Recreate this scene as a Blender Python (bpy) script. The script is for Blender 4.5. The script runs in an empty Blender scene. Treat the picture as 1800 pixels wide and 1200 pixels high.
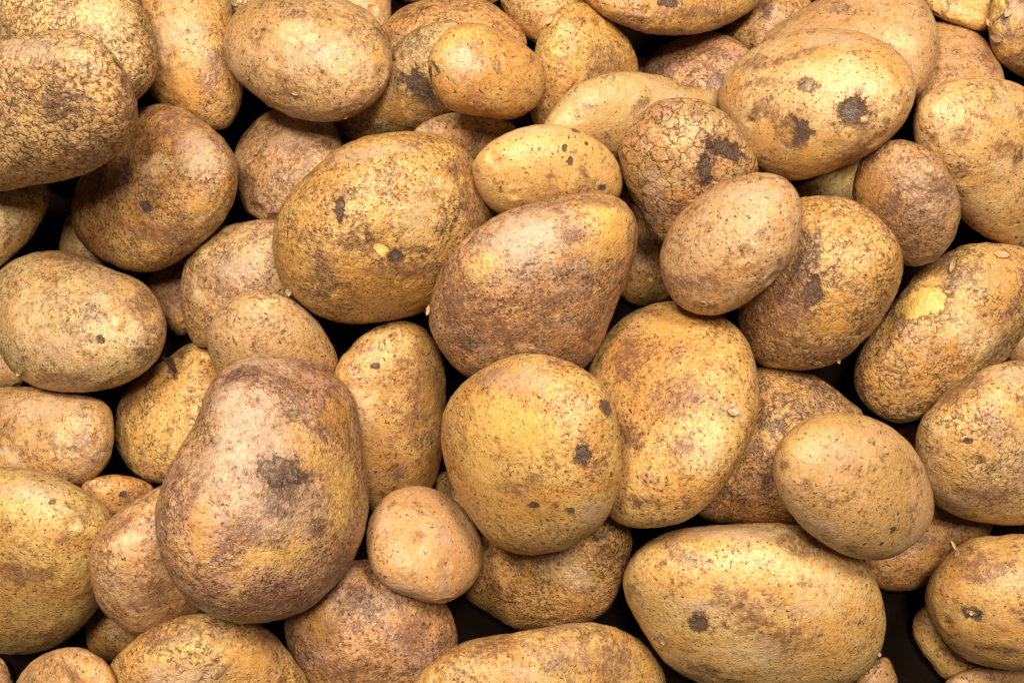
import bpy, math, random
import numpy as np
from mathutils import Vector, Matrix

# ---------------------------------------------------------------- camera, world, lamps, exposure
S = bpy.context.scene
LENS = 45.0
K = 36.0 / LENS / 1800.0            # metres per photo pixel at one metre
CAM_H = 0.69                        # camera height above the bin floor
cam = bpy.data.cameras.new('camera'); camo = bpy.data.objects.new('camera', cam)
S.collection.objects.link(camo); S.camera = camo
cam.lens = LENS; cam.sensor_width = 36.0; cam.clip_start = 0.01; cam.clip_end = 50
camo.location = (0, 0, CAM_H)       # looks straight down on the pile

W = bpy.data.worlds.new('World'); S.world = W; W.use_nodes = True
bg = W.node_tree.nodes['Background']
bg.inputs[0].default_value = (1.0, 0.80, 0.60, 1); bg.inputs[1].default_value = 0.03

def lamp(name, loc, target, sx, sy, power, col=(1, 0.93, 0.82)):
    l = bpy.data.lights.new(name, 'AREA'); l.shape = 'RECTANGLE'; l.size = sx; l.size_y = sy
    l.energy = power; l.color = col
    o = bpy.data.objects.new(name, l); S.collection.objects.link(o); o.location = loc
    o.rotation_euler = (Vector(target) - Vector(loc)).to_track_quat('-Z', 'Y').to_euler()
    return o
lamp('ceiling_lamp', (-0.50, 0.80, 1.70), (0, 0, 0.1), 0.32, 0.32, 34, (1, 0.875, 0.665))
lamp('ceiling_lamp', (0.44, 0.84, 1.70), (0, 0, 0.1), 0.32, 0.32, 32, (1, 0.875, 0.665))
lamp('ceiling_lamp', (0.05, 0.34, 1.80), (0, 0, 0.1), 0.22, 0.22, 24, (1, 0.875, 0.665))

S.render.engine = 'CYCLES'
S.view_settings.view_transform = 'Standard'; S.view_settings.look = 'None'
S.view_settings.exposure = 0.0; S.view_settings.gamma = 1.0

# ---------------------------------------------------------------- node helpers
class NT:
    def __init__(s, m): s.t = m.node_tree; s.n = s.t.nodes; s.l = s.t.links
    def set(s, sock, v):
        if isinstance(v, bpy.types.NodeSocket): s.l.new(v, sock)
        elif isinstance(v, (tuple, list)) and len(v) == 3 and sock.type == 'RGBA': sock.default_value = (*v, 1)
        else: sock.default_value = v
    def math(s, op, a, b=0.0, c=None, clamp=False):
        n = s.n.new('ShaderNodeMath'); n.operation = op; n.use_clamp = clamp
        s.set(n.inputs[0], a); s.set(n.inputs[1], b)
        if c is not None: s.set(n.inputs[2], c)
        return n.outputs[0]
    def step(s, x, a, b, to0=0.0, to1=1.0):
        n = s.n.new('ShaderNodeMapRange'); n.interpolation_type = 'SMOOTHSTEP'
        s.set(n.inputs[0], x); s.set(n.inputs[1], a); s.set(n.inputs[2], b)
        s.set(n.inputs[3], to0); s.set(n.inputs[4], to1)
        return n.outputs[0]
    def noise(s, v, scale, detail=2.0, rough=0.5, dist=0.0):
        n = s.n.new('ShaderNodeTexNoise'); s.l.new(v, n.inputs['Vector'])
        n.inputs['Scale'].default_value = scale; n.inputs['Detail'].default_value = detail
        n.inputs['Roughness'].default_value = rough; n.inputs['Distortion'].default_value = dist
        return n
    def vor(s, v, scale, feature='F1', rnd=1.0):
        n = s.n.new('ShaderNodeTexVoronoi'); n.feature = feature; s.l.new(v, n.inputs['Vector'])
        n.inputs['Scale'].default_value = scale; n.inputs['Randomness'].default_value = rnd
        return n
    def vmath(s, op, a, b=(0, 0, 0), sc=None):
        n = s.n.new('ShaderNodeVectorMath'); n.operation = op
        s.set(n.inputs[0], a)
        if op == 'SCALE': s.set(n.inputs[3], sc)
        elif op not in ('LENGTH',): s.set(n.inputs[1], b)
        return n.outputs['Value'] if op == 'LENGTH' else n.outputs[0]
    def mapping(s, v, loc=(0, 0, 0), rot=(0, 0, 0), scale=(1, 1, 1), kind='POINT'):
        n = s.n.new('ShaderNodeMapping'); n.vector_type = kind; s.l.new(v, n.inputs[0])
        n.inputs[1].default_value = loc; n.inputs[2].default_value = rot; n.inputs[3].default_value = scale
        return n.outputs[0]
    def mix(s, f, a, b, mode='MIX'):
        n = s.n.new('ShaderNodeMix'); n.data_type = 'RGBA'; n.blend_type = mode
        s.set(n.inputs[0], f); s.set(n.inputs[6], a); s.set(n.inputs[7], b)
        return n.outputs[2]

TONES = {   # clear skin, second skin tone, dusty skin
    'yellow': ((0.56, 0.345, 0.122), (0.50, 0.262, 0.075), (0.40, 0.225, 0.112)),
    'tan':    ((0.50, 0.300, 0.145), (0.46, 0.252, 0.100), (0.40, 0.238, 0.142)),
    'rosy':   ((0.50, 0.310, 0.150), (0.47, 0.260, 0.105), (0.42, 0.250, 0.140)),
    'orange': ((0.51, 0.290, 0.100), (0.45, 0.225, 0.065), (0.36, 0.200, 0.110)),
    'pink':   ((0.52, 0.300, 0.145), (0.46, 0.242, 0.100), (0.40, 0.240, 0.165)),
    'olive':  ((0.46, 0.320, 0.150), (0.45, 0.295, 0.112), (0.40, 0.265, 0.150)),
    'pale':   ((0.59, 0.385, 0.175), (0.54, 0.310, 0.110), (0.47, 0.290, 0.165)),
}
SPOT = {    # colour, opacity, edge raggedness, height
    'scab': ((0.035, 0.021, 0.017), 0.92, 1.2, -0.7),
    'stain': ((0.150, 0.066, 0.037), 0.85, 1.6, 0.0),  # skin stains; on some potatoes also shade painted as colour
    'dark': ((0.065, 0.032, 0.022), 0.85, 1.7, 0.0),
    'flesh': ((0.64, 0.40, 0.110), 0.88, 0.60, -0.8),
    'gold': ((0.62, 0.38, 0.105), 0.65, 1.3, 0.0),
    'amber': ((0.47, 0.235, 0.060), 0.75, 1.4, 0.0),
    'grey': ((0.44, 0.300, 0.220), 0.62, 1.4, 0.0),
    'pale': ((0.66, 0.48, 0.28), 0.55, 1.3, 0.0),
}

def skin(name, tone, dirt, crack, speck, seed, spots):
    rnd = random.Random(seed); rough_all = max(dirt, speck, 0.6 * crack)
    m = bpy.data.materials.new(name); m.use_nodes = True
    t = NT(m); P = t.n['Principled BSDF']
    tc = t.n.new('ShaderNodeTexCoord'); obj = tc.outputs['Object']
    off = tuple(rnd.uniform(-5, 5) for _ in range(3))
    co = t.vmath('ADD', obj, off)
    cA, cB, cC = TONES[tone]
    j = lambda c, a=0.05: tuple(x * (1 + rnd.uniform(-a, a)) for x in c)
    cA, cB, cC = j(cA), j(cB), j(cC)
    # broad skin tones
    n1 = t.noise(co, 34, 3, 0.55, 0.4).outputs[0]
    n2 = t.noise(t.vmath('ADD', co, (3.1, 1.7, 0.4)), 52, 5, 0.62, 0.6).outputs[0]
    col = t.mix(t.step(n1, 0.40, 0.62), cA, cB)
    lo = 0.62 - 0.17 * dirt
    dust = t.step(n2, lo, lo + 0.10)
    col = t.mix(t.math('MULTIPLY', dust, 0.85), col, cC)
    # dirt pressed into the skin: ragged brown blotches with fine grain
    n3 = t.noise(t.vmath('ADD', co, (9.2, 4.4, 7.7)), 75, 6, 0.72, 0.5).outputs[0]
    lo = 0.63 - 0.13 * dirt
    blot = t.step(n3, lo, lo + 0.09)
    col = t.mix(t.math('MULTIPLY', blot, 0.35 + 0.35 * dirt), col, (0.175, 0.082, 0.042))
    # soil grain rubbed into patches
    gz = t.step(t.noise(t.vmath('ADD', co, (1.2, 6.4, 2.7)), 85, 3, 0.6).outputs[0], 0.61 - 0.24 * dirt, 0.70 - 0.19 * dirt)
    gn = t.step(t.noise(t.vmath('ADD', co, (6.2, 0.4, 3.7)), 400, 5, 0.8).outputs[0], 0.45, 0.57)
    col = t.mix(t.math('MULTIPLY', t.math('MULTIPLY', gz, gn), 0.78), col, (0.125, 0.058, 0.029))
    # fine mottling
    n4 = t.noise(co, 560, 4, 0.8).outputs[0]
    col = t.mix(t.step(n4, 0.46, 0.62, 0, min(1.0, 0.15 + 1.15 * rough_all)), col, t.mix(1.0, col, (0.62, 0.47, 0.34) if crack > 0.8 else (0.54, 0.41, 0.30), 'MULTIPLY'))
    n4b = t.noise(t.vmath('ADD', co, (2.0, 8.0, 1.0)), 240, 3, 0.6).outputs[0]
    col = t.mix(t.step(n4b, 0.50, 0.70, 0, 0.45), col, t.mix(1.0, col, (1.22, 1.20, 1.18), 'MULTIPLY'))
    # cracked, netted skin
    wn = t.noise(co, 170, 3, 0.6)
    warp = t.vmath('SCALE', t.vmath('SUBTRACT', wn.outputs[1], (0.5, 0.5, 0.5)), sc=0.0075)
    cow = t.vmath('ADD', co, warp)
    st = t.mapping(cow, rot=(rnd.uniform(0, 3), rnd.uniform(0, 3), rnd.uniform(0, 3)), scale=(1, 1, 0.62))
    ve = t.vor(st, {True: 300, False: 300}[crack < 1.05] if crack < 1.05 else 150, 'DISTANCE_TO_EDGE').outputs[0]
    brk = t.noise(t.vmath('ADD', co, (1, 2, 3)), 420, 2, 0.6).outputs[0]
    zone = t.noise(t.vmath('ADD', co, (5, 1, 3)), 60, 3, 0.6).outputs[0]
    za = 0.72 - 0.50 * min(crack, 1)
    zon = t.step(zone, za, za + 0.18)
    line = t.step(ve, 0.0, (0.13 if crack < 0.8 else 0.17) if crack < 1.05 else 0.075, 1, 0)
    line = t.math('MULTIPLY', line, t.step(brk, 0.46 if crack < 0.6 else 0.40 if crack < 1.05 else 0.39, 0.56 if crack < 1.05 else 0.52))
    line = t.math('MULTIPLY', line, zon)
    cells = t.math('MULTIPLY', t.step(ve, 0.0, 0.35 if crack < 1.05 else 0.12), zon)
    # lenticels and soil specks: short dark dashes
    st2 = t.mapping(cow, rot=(rnd.uniform(0, 3), rnd.uniform(0, 3), rnd.uniform(0, 3)), scale=(1, 1, 0.42))
    v2 = t.vor(st2, 600, 'F1')
    pick = t.n.new('ShaderNodeSeparateColor'); t.l.new(v2.outputs['Color'], pick.inputs[0])
    dens = t.noise(t.vmath('ADD', co, (7, 7, 2)), 48, 3, 0.6).outputs[0]
    thr = t.math('SUBTRACT', t.step(dens, 0.30, 0.72, 0.30, 1.0), 0.50 - 0.66 * speck)
    on = t.math('LESS_THAN', pick.outputs[0], thr)
    size = t.math('MULTIPLY_ADD', pick.outputs[1], 0.22, 0.15)
    sp = t.math('MULTIPLY', t.step(t.math('DIVIDE', v2.outputs['Distance'], size), 0.55, 1.25, 1, 0), on)
    st3 = t.mapping(cow, scale=(1, 0.7, 1))
    v3 = t.vor(st3, 150, 'F1')
    pk3 = t.n.new('ShaderNodeSeparateColor'); t.l.new(v3.outputs['Color'], pk3.inputs[0])
    on3 = t.math('LESS_THAN', pk3.outputs[0], 0.06 + 0.34 * speck)
    sp3 = t.math('MULTIPLY', t.step(t.math('ADD', v3.outputs['Distance'], t.math('MULTIPLY', brk, 0.25)), 0.20, 0.29, 1, 0), on3)
    marks = t.math('MAXIMUM', t.math('MULTIPLY', sp, 0.74 + 0.22 * speck), t.math('MULTIPLY', line, 0.88))
    marks = t.math('MAXIMUM', marks, t.math('MULTIPLY', sp3, 0.70))
    col = t.mix(marks, col, (0.045, 0.017, 0.009))
    # pale scuffs where the skin has rubbed up, then painted sparkle flecks
    n5 = t.noise(t.vmath('ADD', co, (4, 9, 6)), 130, 6, 0.7, 0.8).outputs[0]
    scuff = t.step(n5, 0.60, 0.74)
    col = t.mix(t.math('MULTIPLY', scuff, 0.35), col, (0.58, 0.42, 0.23))
    sparkle = t.step(t.noise(t.vmath('ADD', co, (3, 5, 8)), 800, 2, 0.6).outputs[0], 0.60, 0.70)
    col = t.mix(t.math('MULTIPLY', sparkle, 0.25 + 0.30 * dirt), col, (0.66, 0.52, 0.36))
    # height
    n6 = t.noise(co, 900, 3, 0.65).outputs[0]
    n7 = t.noise(cow, 260, 4, 0.6, 0.6).outputs[0]
    h = t.math('MULTIPLY', n6, 0.42)
    h = t.math('ADD', h, t.math('MULTIPLY', n7, 0.38))
    h = t.math('ADD', h, t.math('MULTIPLY', cells, 0.12))
    h = t.math('SUBTRACT', h, t.math('MULTIPLY', marks, 0.26))
    h = t.math('ADD', h, t.math('MULTIPLY', scuff, 0.15))
    h = t.math('ADD', h, t.math('MULTIPLY', blot, 0.12))
    # the marks, painted shade and painted highlights this potato has where the photograph shows them
    if spots:
        rn = t.noise(co, 170, 7, 0.78).outputs[0]
        pn = t.noise(t.vmath('ADD', co, (8, 3, 5)), 330, 5, 0.75).outputs[0]
        rn = t.math('SUBTRACT', rn, 0.5)
        for (loc, rx, ry, ang, kind) in spots:
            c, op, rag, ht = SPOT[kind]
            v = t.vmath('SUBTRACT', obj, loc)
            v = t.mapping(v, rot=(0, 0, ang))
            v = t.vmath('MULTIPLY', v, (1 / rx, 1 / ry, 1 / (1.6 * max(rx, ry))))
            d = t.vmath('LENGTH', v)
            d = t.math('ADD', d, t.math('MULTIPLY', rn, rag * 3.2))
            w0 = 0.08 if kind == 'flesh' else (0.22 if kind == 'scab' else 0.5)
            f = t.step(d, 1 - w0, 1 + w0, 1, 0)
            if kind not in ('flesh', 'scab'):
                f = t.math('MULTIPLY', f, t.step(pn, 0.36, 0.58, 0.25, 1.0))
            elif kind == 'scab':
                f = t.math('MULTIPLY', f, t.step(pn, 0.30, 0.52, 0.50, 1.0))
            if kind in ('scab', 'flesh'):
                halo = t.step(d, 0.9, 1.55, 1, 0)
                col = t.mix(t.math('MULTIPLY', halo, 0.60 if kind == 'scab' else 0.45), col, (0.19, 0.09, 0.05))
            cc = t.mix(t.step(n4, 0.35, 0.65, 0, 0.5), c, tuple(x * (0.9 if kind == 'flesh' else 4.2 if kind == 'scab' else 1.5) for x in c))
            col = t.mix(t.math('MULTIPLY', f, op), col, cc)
            if ht: h = t.math('ADD', h, t.math('MULTIPLY', f, ht))
    bmp = t.n.new('ShaderNodeBump'); bmp.inputs['Strength'].default_value = 0.85
    bmp.inputs['Distance'].default_value = 0.0009 + 0.0007 * dirt
    t.l.new(h, bmp.inputs['Height']); t.l.new(bmp.outputs[0], P.inputs['Normal'])
    t.l.new(col, P.inputs['Base Color'])
    r = t.math('MULTIPLY_ADD', n7, 0.34, rnd.uniform(0.19, 0.31))
    t.l.new(t.math('ADD', r, t.math('MULTIPLY', marks, 0.2)), P.inputs['Roughness'])
    P.inputs['Specular IOR Level'].default_value = 0.65
    return m

# ---------------------------------------------------------------- potato table
# order = from the bottom of the pile up. outline in photo pixels.
# (key, outline, tone, dirt, crack, speck, label, spots, extras)
D = []
def P(key, pts, tone, dirt, crack, speck, label, spots=(), bumps=(), flakes=()):
    D.append(dict(key=key, pts=pts, tone=tone, dirt=dirt, crack=crack, speck=speck, label=label,
                  spots=spots, bumps=bumps, flakes=flakes))

P(10, [(120,380),(108,410),(106,445),(130,470),(180,470),(190,420),(160,380)], 'tan', .5,.2,.4,
  'dim sliver of potato in the dark gap left of the dirty orange potato')
P(69, [(262,490),(300,460),(340,440),(360,480),(348,560),(315,590),(280,550)], 'orange', .6,.1,.3,
  'almost black potato deep in the gap right of the warty yellow one')
P(21, [(150,1080),(180,1070),(230,1090),(242,1130),(212,1160),(160,1150)], 'orange', .6,.1,.3,
  'very dark potato deep in the gap between three potatoes at lower left')
P(20, [(-60,1180),(-30,1152),(0,1155),(18,1180),(22,1220),(-20,1250),(-60,1230)], 'tan', .5,.1,.3,
  'dark rounded corner of a potato at the bottom left corner')
P(71, [(1080,340),(1110,335),(1142,370),(1140,400),(1110,412),(1080,385)], 'orange', .6,.1,.4,
  'small shaded potato piece just under the right end of the yellow kidney one')
P(70, [(1115,385),(1150,400),(1180,440),(1190,490),(1170,532),(1120,535),(1085,510),(1082,450)], 'orange', .6,.1,.5,
  'shaded brown potato sunk between the pear shaped one and the clean small oval one')
P(72, [(765,850),(780,828),(812,840),(845,900),(825,925),(780,895)], 'yellow', .4,.1,.4,
  'tiny speckled bit of potato between the round yellow potato and the small round one')
P(59, [(1570,760),(1595,748),(1630,752),(1645,800),(1612,835),(1580,815)], 'tan', .5,.1,.4,
  'small dim bit of potato in the gap above the smooth oval potato at lower right')
P(12, [(-80,640),(-50,600),(0,592),(40,630),(46,665),(22,682),(-40,692)], 'tan', .3,.1,.3,
  'narrow tan sliver of potato at the left edge under the warty yellow potato')
P(56, [(1768,630),(1765,600),(1790,560),(1830,540),(1865,580),(1850,640),(1800,655)], 'orange', .4,.1,.4,
  'small orange sliver of potato at the right edge below the yellow-patched potato')
P(64, [(1610,1078),(1604,1110),(1616,1140),(1637,1167),(1665,1194),(1710,1192),(1735,1150),(1705,1090),(1650,1058)], 'yellow', .4,.1,.3,
  'shaded olive potato peeping out under the potato with a pale eye at lower right')
P(65, [(1658,1207),(1688,1182),(1725,1171),(1770,1171),(1825,1190),(1838,1240),(1760,1275),(1690,1255)], 'tan', .5,.1,.4,
  'brown potato top cut by the bottom edge at the bottom right corner')
P(61, [(1500,1205),(1528,1170),(1556,1153),(1571,1175),(1577,1210),(1545,1245),(1500,1235)], 'tan', .4,.1,.4,
  'small potato end at the bottom edge right of the big bruised oblong potato')
P(62, [(1515,985),(1530,1022),(1560,1037),(1605,1036),(1655,1010),(1705,970),(1745,930),(1738,900),(1680,885),(1640,880),(1560,915)], 'orange', .6,.1,.4,
  'dark orange potato in shade below the smooth oval potato at lower right',
  flakes=[(1664,903,16,9,2.6)])
P(34, [(675,-40),(695,-6),(725,5),(755,3),(775,-20),(740,-65)], 'tan', .4,.1,.4,
  'thin sliver of potato at the top edge right of the big smooth potato')
P(35, [(808,-40),(826,-2),(848,9),(870,7),(888,-20),(860,-60)], 'tan', .5,.1,.3,
  'tiny potato sliver at the top edge left of the shaded orange one')
P(36, [(879,-12),(888,18),(905,45),(930,70),(958,80),(995,62),(1032,20),(1035,-30),(985,-65),(910,-55)], 'orange', .5,.1,.4,
  'shaded orange potato at the top edge left of the peeling upright potato')
P('3b', [(365,-40),(400,-75),(450,-75),(478,-30),(465,8),(430,25),(390,12)], 'pale', .3,.7,.4,
  'pale netted potato sliver at the top edge left of the big smooth oval')
P(6, [(560,-20),(600,-70),(650,-70),(682,-22),(687,28),(681,66),(640,80),(580,40)], 'tan', .3,.1,.4,
  'potato tucked behind the upper right of the big smooth oval at the top edge')
P(33, [(678,60),(688,30),(715,10),(760,-2),(810,-6),(856,2),(890,25),(915,51),(927,76),(900,110),(820,120),(720,110)], 'orange', .7,.2,.5,
  'brown potato at the top edge arching behind the small yellow oval potato')
P(3, [(248,-30),(290,-75),(350,-78),(395,-25),(414,50),(427,130),(421,188),(395,227),(350,222),(290,192),(252,140),(238,60)], 'yellow', .5,.45,.5,
  'yellow upright potato between the netted potatoes and the big smooth oval',
  spots=[(325,150,30,28,0,'amber'),(380,120,22,40,.4,'stain'),(300,60,45,35,0,'grey')])
P(2, [(-80,60),(-60,-60),(30,-112),(130,-105),(207,-55),(243,0),(266,45),(277,103),(269,142),(240,176),(180,202),(80,190),(-20,160)], 'pale', .6,.85,.8,
  'big netted tan potato at the top left corner behind the larger-cracked one',
  spots=[(165,52,30,12,.3,'stain'),(15,60,14,20,0,'dark'),(185,30,40,30,0,'pale')])
P(7, [(413,265),(437,225),(471,197),(520,183),(560,190),(586,217),(603,258),(602,320),(565,370),(505,392),(455,387),(427,362),(412,312)], 'tan', .75,.2,.3,
  'dusty tan potato with shadow on its left below the big smooth oval',
  spots=[(505,250,35,25,0,'grey'),(530,275,30,14,.8,'stain')], bumps=[(503,247,14,.9)])
P(32, [(635,150),(662,100),(692,71),(730,52),(767,40),(812,40),(850,90),(840,170),(790,208),(742,230),(690,242),(640,246),(606,236),(603,200)], 'olive', .7,.5,.9,
  'dull speckled potato with dark smudge behind the small yellow oval one',
  spots=[(735,152,28,18,.7,'scab'),(700,195,38,24,0,'amber')])
P(30, [(726,234),(748,214),(775,202),(809,197),(845,200),(882,211),(910,226),(905,265),(850,292),(790,290),(745,262)], 'pale', .5,.3,.5,
  'pale potato top just behind the seam of the kidney shaped and big yellow potatoes',
  spots=[(840,240,26,10,-.3,'stain')])
P(47, [(1268,60),(1300,30),(1335,0),(1370,-16),(1412,-12),(1425,20),(1385,65),(1340,98),(1308,90)], 'orange', .7,.2,.4,
  'shaded brown potato in the top gap between the long dark-edged and wrinkled pale ones',
  spots=[(1345,20,12,20,.3,'dark')])
P('45b', [(1095,130),(1117,105),(1140,104),(1155,130),(1130,152)], 'tan', .3,.1,.3,
  'tiny tan bit of potato in the gap beside the peeling upright potato')
P(45, [(1131,128),(1145,101),(1171,79),(1205,62),(1240,55),(1272,61),(1303,77),(1322,100),(1312,150),(1270,182),(1200,178),(1150,155)], 'pink', .95,.4,.6,
  'purplish brown dirty potato top behind the pale smooth potato',
  spots=[(1268,142,20,16,.2,'dark'),(1230,85,35,14,.2,'stain')])
P(48, [(1615,60),(1645,37),(1675,38),(1708,51),(1735,75),(1756,110),(1767,150),(1745,205),(1660,215),(1608,185),(1598,120)], 'tan', .4,.25,.5,
  'tan potato in the shade between the wrinkled pale potato and the right corner',
  spots=[(1665,120,20,6,0,'stain'),(1735,100,18,26,0,'stain')])
P(50, [(1613,-20),(1630,15),(1655,33),(1688,46),(1724,54),(1752,36),(1762,-10),(1720,-52),(1650,-52)], 'yellow', .4,.1,.3,
  'yellow potato bottom at the top edge left of the ragged corner potato')
P(51, [(1741,20),(1737,50),(1745,86),(1761,113),(1800,136),(1850,140),(1892,80),(1870,-12),(1800,-42),(1755,-18)], 'orange', .6,.2,.4,
  'dark orange potato with ragged torn skin at the top right corner',
  spots=[(1752,12,14,22,.4,'flesh'),(1765,30,9,22,-.3,'dark'),(1790,20,16,14,0,'grey')],
  flakes=[(1752,66,26,18,.4),(1738,40,18,9,1.2),(1772,22,20,12,2.2)])
P(44, [(1338,88),(1363,48),(1400,22),(1445,-5),(1500,-32),(1560,-37),(1613,-12),(1640,27),(1651,65),(1647,105),(1635,140),(1612,172),(1540,192),(1420,162)], 'tan', .35,.3,.05,
  'large pale wrinkled potato behind the one with black scabs',
  spots=[(1585,75,26,16,.5,'pale')])
P(53, [(1390,335),(1430,315),(1480,295),(1518,278),(1538,310),(1530,365),(1470,390),(1408,365)], 'yellow', .4,.2,.4,
  'little yellow potato piece under the lower rim of the scab-spotted potato')
P(49, [(1604,225),(1609,195),(1622,172),(1648,152),(1682,139),(1720,133),(1760,139),(1800,154),(1850,190),(1882,270),(1882,360),(1850,420),(1800,442),(1770,436),(1740,421),(1709,400),(1685,380),(1662,350),(1640,318),(1621,288),(1609,255)], 'pale', .45,.15,.35,
  'large pale creased potato at the right edge with a smeary brown rash',
  spots=[(1690,235,14,18,.8,'stain'),(1730,205,22,7,.4,'stain'),(1765,260,22,16,.1,'stain'),(1640,245,9,7,0,'stain'),(1770,185,26,9,.6,'grey'),(1790,275,12,16,0,'dark'),(1760,295,22,14,0,'pale')],
  bumps=[(1750,330,30,-.9),(1795,315,26,-.9)])
P(9, [(84,322),(87,350),(78,378),(56,414),(25,447),(-15,476),(-70,470),(-105,400),(-80,320),(0,285),(60,295)], 'olive', .5,.3,.4,
  'shaded potato at the left edge below the coarse netted potato')
P(68, [(336,602),(305,622),(262,652),(232,677),(210,707),(201,740),(203,775),(215,806),(240,834),(272,848),(325,842),(370,800),(400,740),(405,680),(390,640),(362,606)], 'yellow', .4,.6,.6,
  'yellow potato with a long dark splinter behind the largest bruised potato',
  spots=[(300,640,7,32,-.75,'scab'),(322,622,14,9,0,'dark')], flakes=[(299,640,8,42,-0.75)])
P(66, [(318,508),(322,475),(334,446),(356,421),(385,402),(430,390),(470,386),(510,400),(532,440),(532,500),(512,545),(450,585),(400,602),(352,610),(330,583),(319,545)], 'tan', .75,.3,.35,
  'dusty tan potato left of the big yellow speckled one',
  spots=[(420,470,40,22,-.2,'grey'),(350,525,16,12,0,'pale')], bumps=[(348,522,16,1.0)])
P(67, [(457,509),(424,516),(394,535),(372,563),(364,592),(369,625),(385,662),(430,695),(500,705),(560,692),(590,657),(593,630),(582,603),(566,575),(543,549),(516,529),(486,514)], 'rosy', .4,.25,.55,
  'light tan potato peeping above the top of the largest bruised potato',
  spots=[(478,531,18,5,-.15,'pale'),(560,560,14,22,.5,'grey')], flakes=[(480,530,24,7,-.15)])
P(13, [(-65,720),(-30,692),(0,681),(60,680),(110,690),(150,697),(180,706),(196,727),(200,770),(192,808),(168,838),(138,853),(60,862),(-30,852),(-75,790)], 'tan', .55,.25,.4,
  'angular tan potato with blunt shaded right end at the left edge',
  spots=[(140,775,18,24,.6,'stain'),(70,715,60,16,0,'grey'),(15,800,30,10,.6,'pale')], bumps=[(150,720,60,.5)])
P(15, [(143,855),(165,840),(199,834),(232,838),(263,851),(272,880),(245,925),(190,930),(150,892)], 'orange', .5,.1,.5,
  'small orange potato top wedged above two potatoes at lower left',
  spots=[(216,868,5,5,0,'scab')])
P(58, [(1290,690),(1325,650),(1360,643),(1397,649),(1433,662),(1466,681),(1493,705),(1520,732),(1535,800),(1505,875),(1440,916),(1350,922),(1260,916),(1220,895),(1240,790)], 'orange', .9,.75,.8,
  'shaded cracked brown potato behind the smooth oval potato at lower right',
  spots=[(1350,745,34,16,.5,'dark')])
P(54, [(1746,427),(1712,428),(1679,436),(1650,455),(1618,476),(1587,513),(1560,552),(1532,587),(1510,621),(1501,655),(1505,685),(1521,711),(1549,734),(1585,742),(1622,735),(1665,712),(1715,680),(1767,634),(1793,598),(1820,550),(1845,490),(1832,452),(1790,433)], 'yellow', .55,.7,.5,
  'long slanting potato with a bright yellow peeled patch at the right edge',
  spots=[(1622,533,42,26,-.45,'flesh'),(1640,505,20,28,.7,'gold'),(1680,470,36,24,.2,'stain'),(1668,495,16,16,0,'dark'),(1640,460,22,22,0,'stain'),(1755,615,16,44,.62,'dark'),(1760,480,28,34,.3,'amber'),(1715,590,50,30,.4,'pale')],
  bumps=[(1672,470,12,-1.2)], flakes=[(1674,466,9,26,.3),(1762,447,30,12,.1)])
P(52, [(1577,246),(1553,250),(1527,267),(1509,290),(1500,322),(1502,360),(1520,402),(1552,442),(1585,464),(1611,468),(1636,462),(1658,445),(1677,418),(1687,388),(1689,362),(1682,332),(1664,296),(1641,270),(1613,253)], 'pink', .85,.3,.35,
  'small egg shaped reddish brown potato left of the pale creased one',
  spots=[(1530,335,22,40,.2,'amber'),(1650,330,16,20,0,'stain'),(1570,360,12,14,0,'stain')])
P(41, [(1450,345),(1420,346),(1380,360),(1340,400),(1310,460),(1298,530),(1303,592),(1330,636),(1375,649),(1424,650),(1458,642),(1485,630),(1512,605),(1540,576),(1563,541),(1580,503),(1588,470),(1584,436),(1566,407),(1540,379),(1510,358),(1480,347)], 'yellow', .6,.65,.7,
  'netted potato with an orange patch, half shaded by the small oval potato on it',
  spots=[(1470,530,26,26,.2,'amber'),(1455,575,26,12,0,'amber'),(1432,425,14,22,.1,'dark'),(1428,515,12,22,0,'scab'),(1400,480,24,80,.1,'dark'),(1370,560,50,60,0,'stain')],  # tall dark band and wide left stain paint the oval potato's shadow
  flakes=[(1440,640,22,8,.2),(1474,634,12,6,1.2)])
P(37, [(941,85),(954,52),(972,26),(995,9),(1017,4),(1042,11),(1070,34),(1096,60),(1113,86),(1122,118),(1120,155),(1090,205),(1030,242),(965,244),(938,218),(934,150)], 'yellow', .35,.4,.65,
  'upright yellow potato with a peeling corner near the top',
  spots=[(1065,115,30,30,0,'stain'),(975,36,14,6,-.9,'flesh')], flakes=[(966,34,12,22,.5)])
P(46, [(1020,-12),(1045,16),(1074,36),(1111,51),(1152,60),(1197,62),(1242,56),(1280,42),(1313,23),(1342,-5),(1345,-50),(1280,-92),(1170,-102),(1070,-72),(1028,-42)], 'orange', .55,.3,.4,
  'long orange brown potato hanging over the dark gap at the top edge',
  spots=[(1175,5,16,7,0,'scab'),(1220,25,50,9,-.1,'stain')])
P(31, [(754,124),(754,98),(768,72),(790,50),(820,40),(850,43),(882,57),(920,77),(946,101),(959,131),(957,157),(946,180),(924,199),(894,210),(856,206),(819,201),(786,190),(765,162)], 'yellow', .25,.15,.45,
  'small smooth yellow oval potato with a dark nick on its left side',
  spots=[(766,118,3,17,-.55,'scab'),(757,132,3,12,0,'scab'),(930,165,9,6,.4,'stain'),(810,110,34,26,0,'grey')],
  bumps=[(768,116,9,-1.0)])
P(38, [(950,232),(959,214),(976,187),(1002,157),(1036,140),(1074,129),(1115,127),(1156,133),(1197,147),(1240,160),(1270,167),(1278,190),(1240,232),(1170,272),(1100,288),(1030,282),(972,262)], 'olive', .2,.05,.15,
  'smooth olive pale potato tapering to the right behind the cracked one',
  spots=[(1125,185,22,8,-.8,'stain'),(1170,160,40,14,.3,'grey')], bumps=[(1000,190,26,-.8)])
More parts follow.
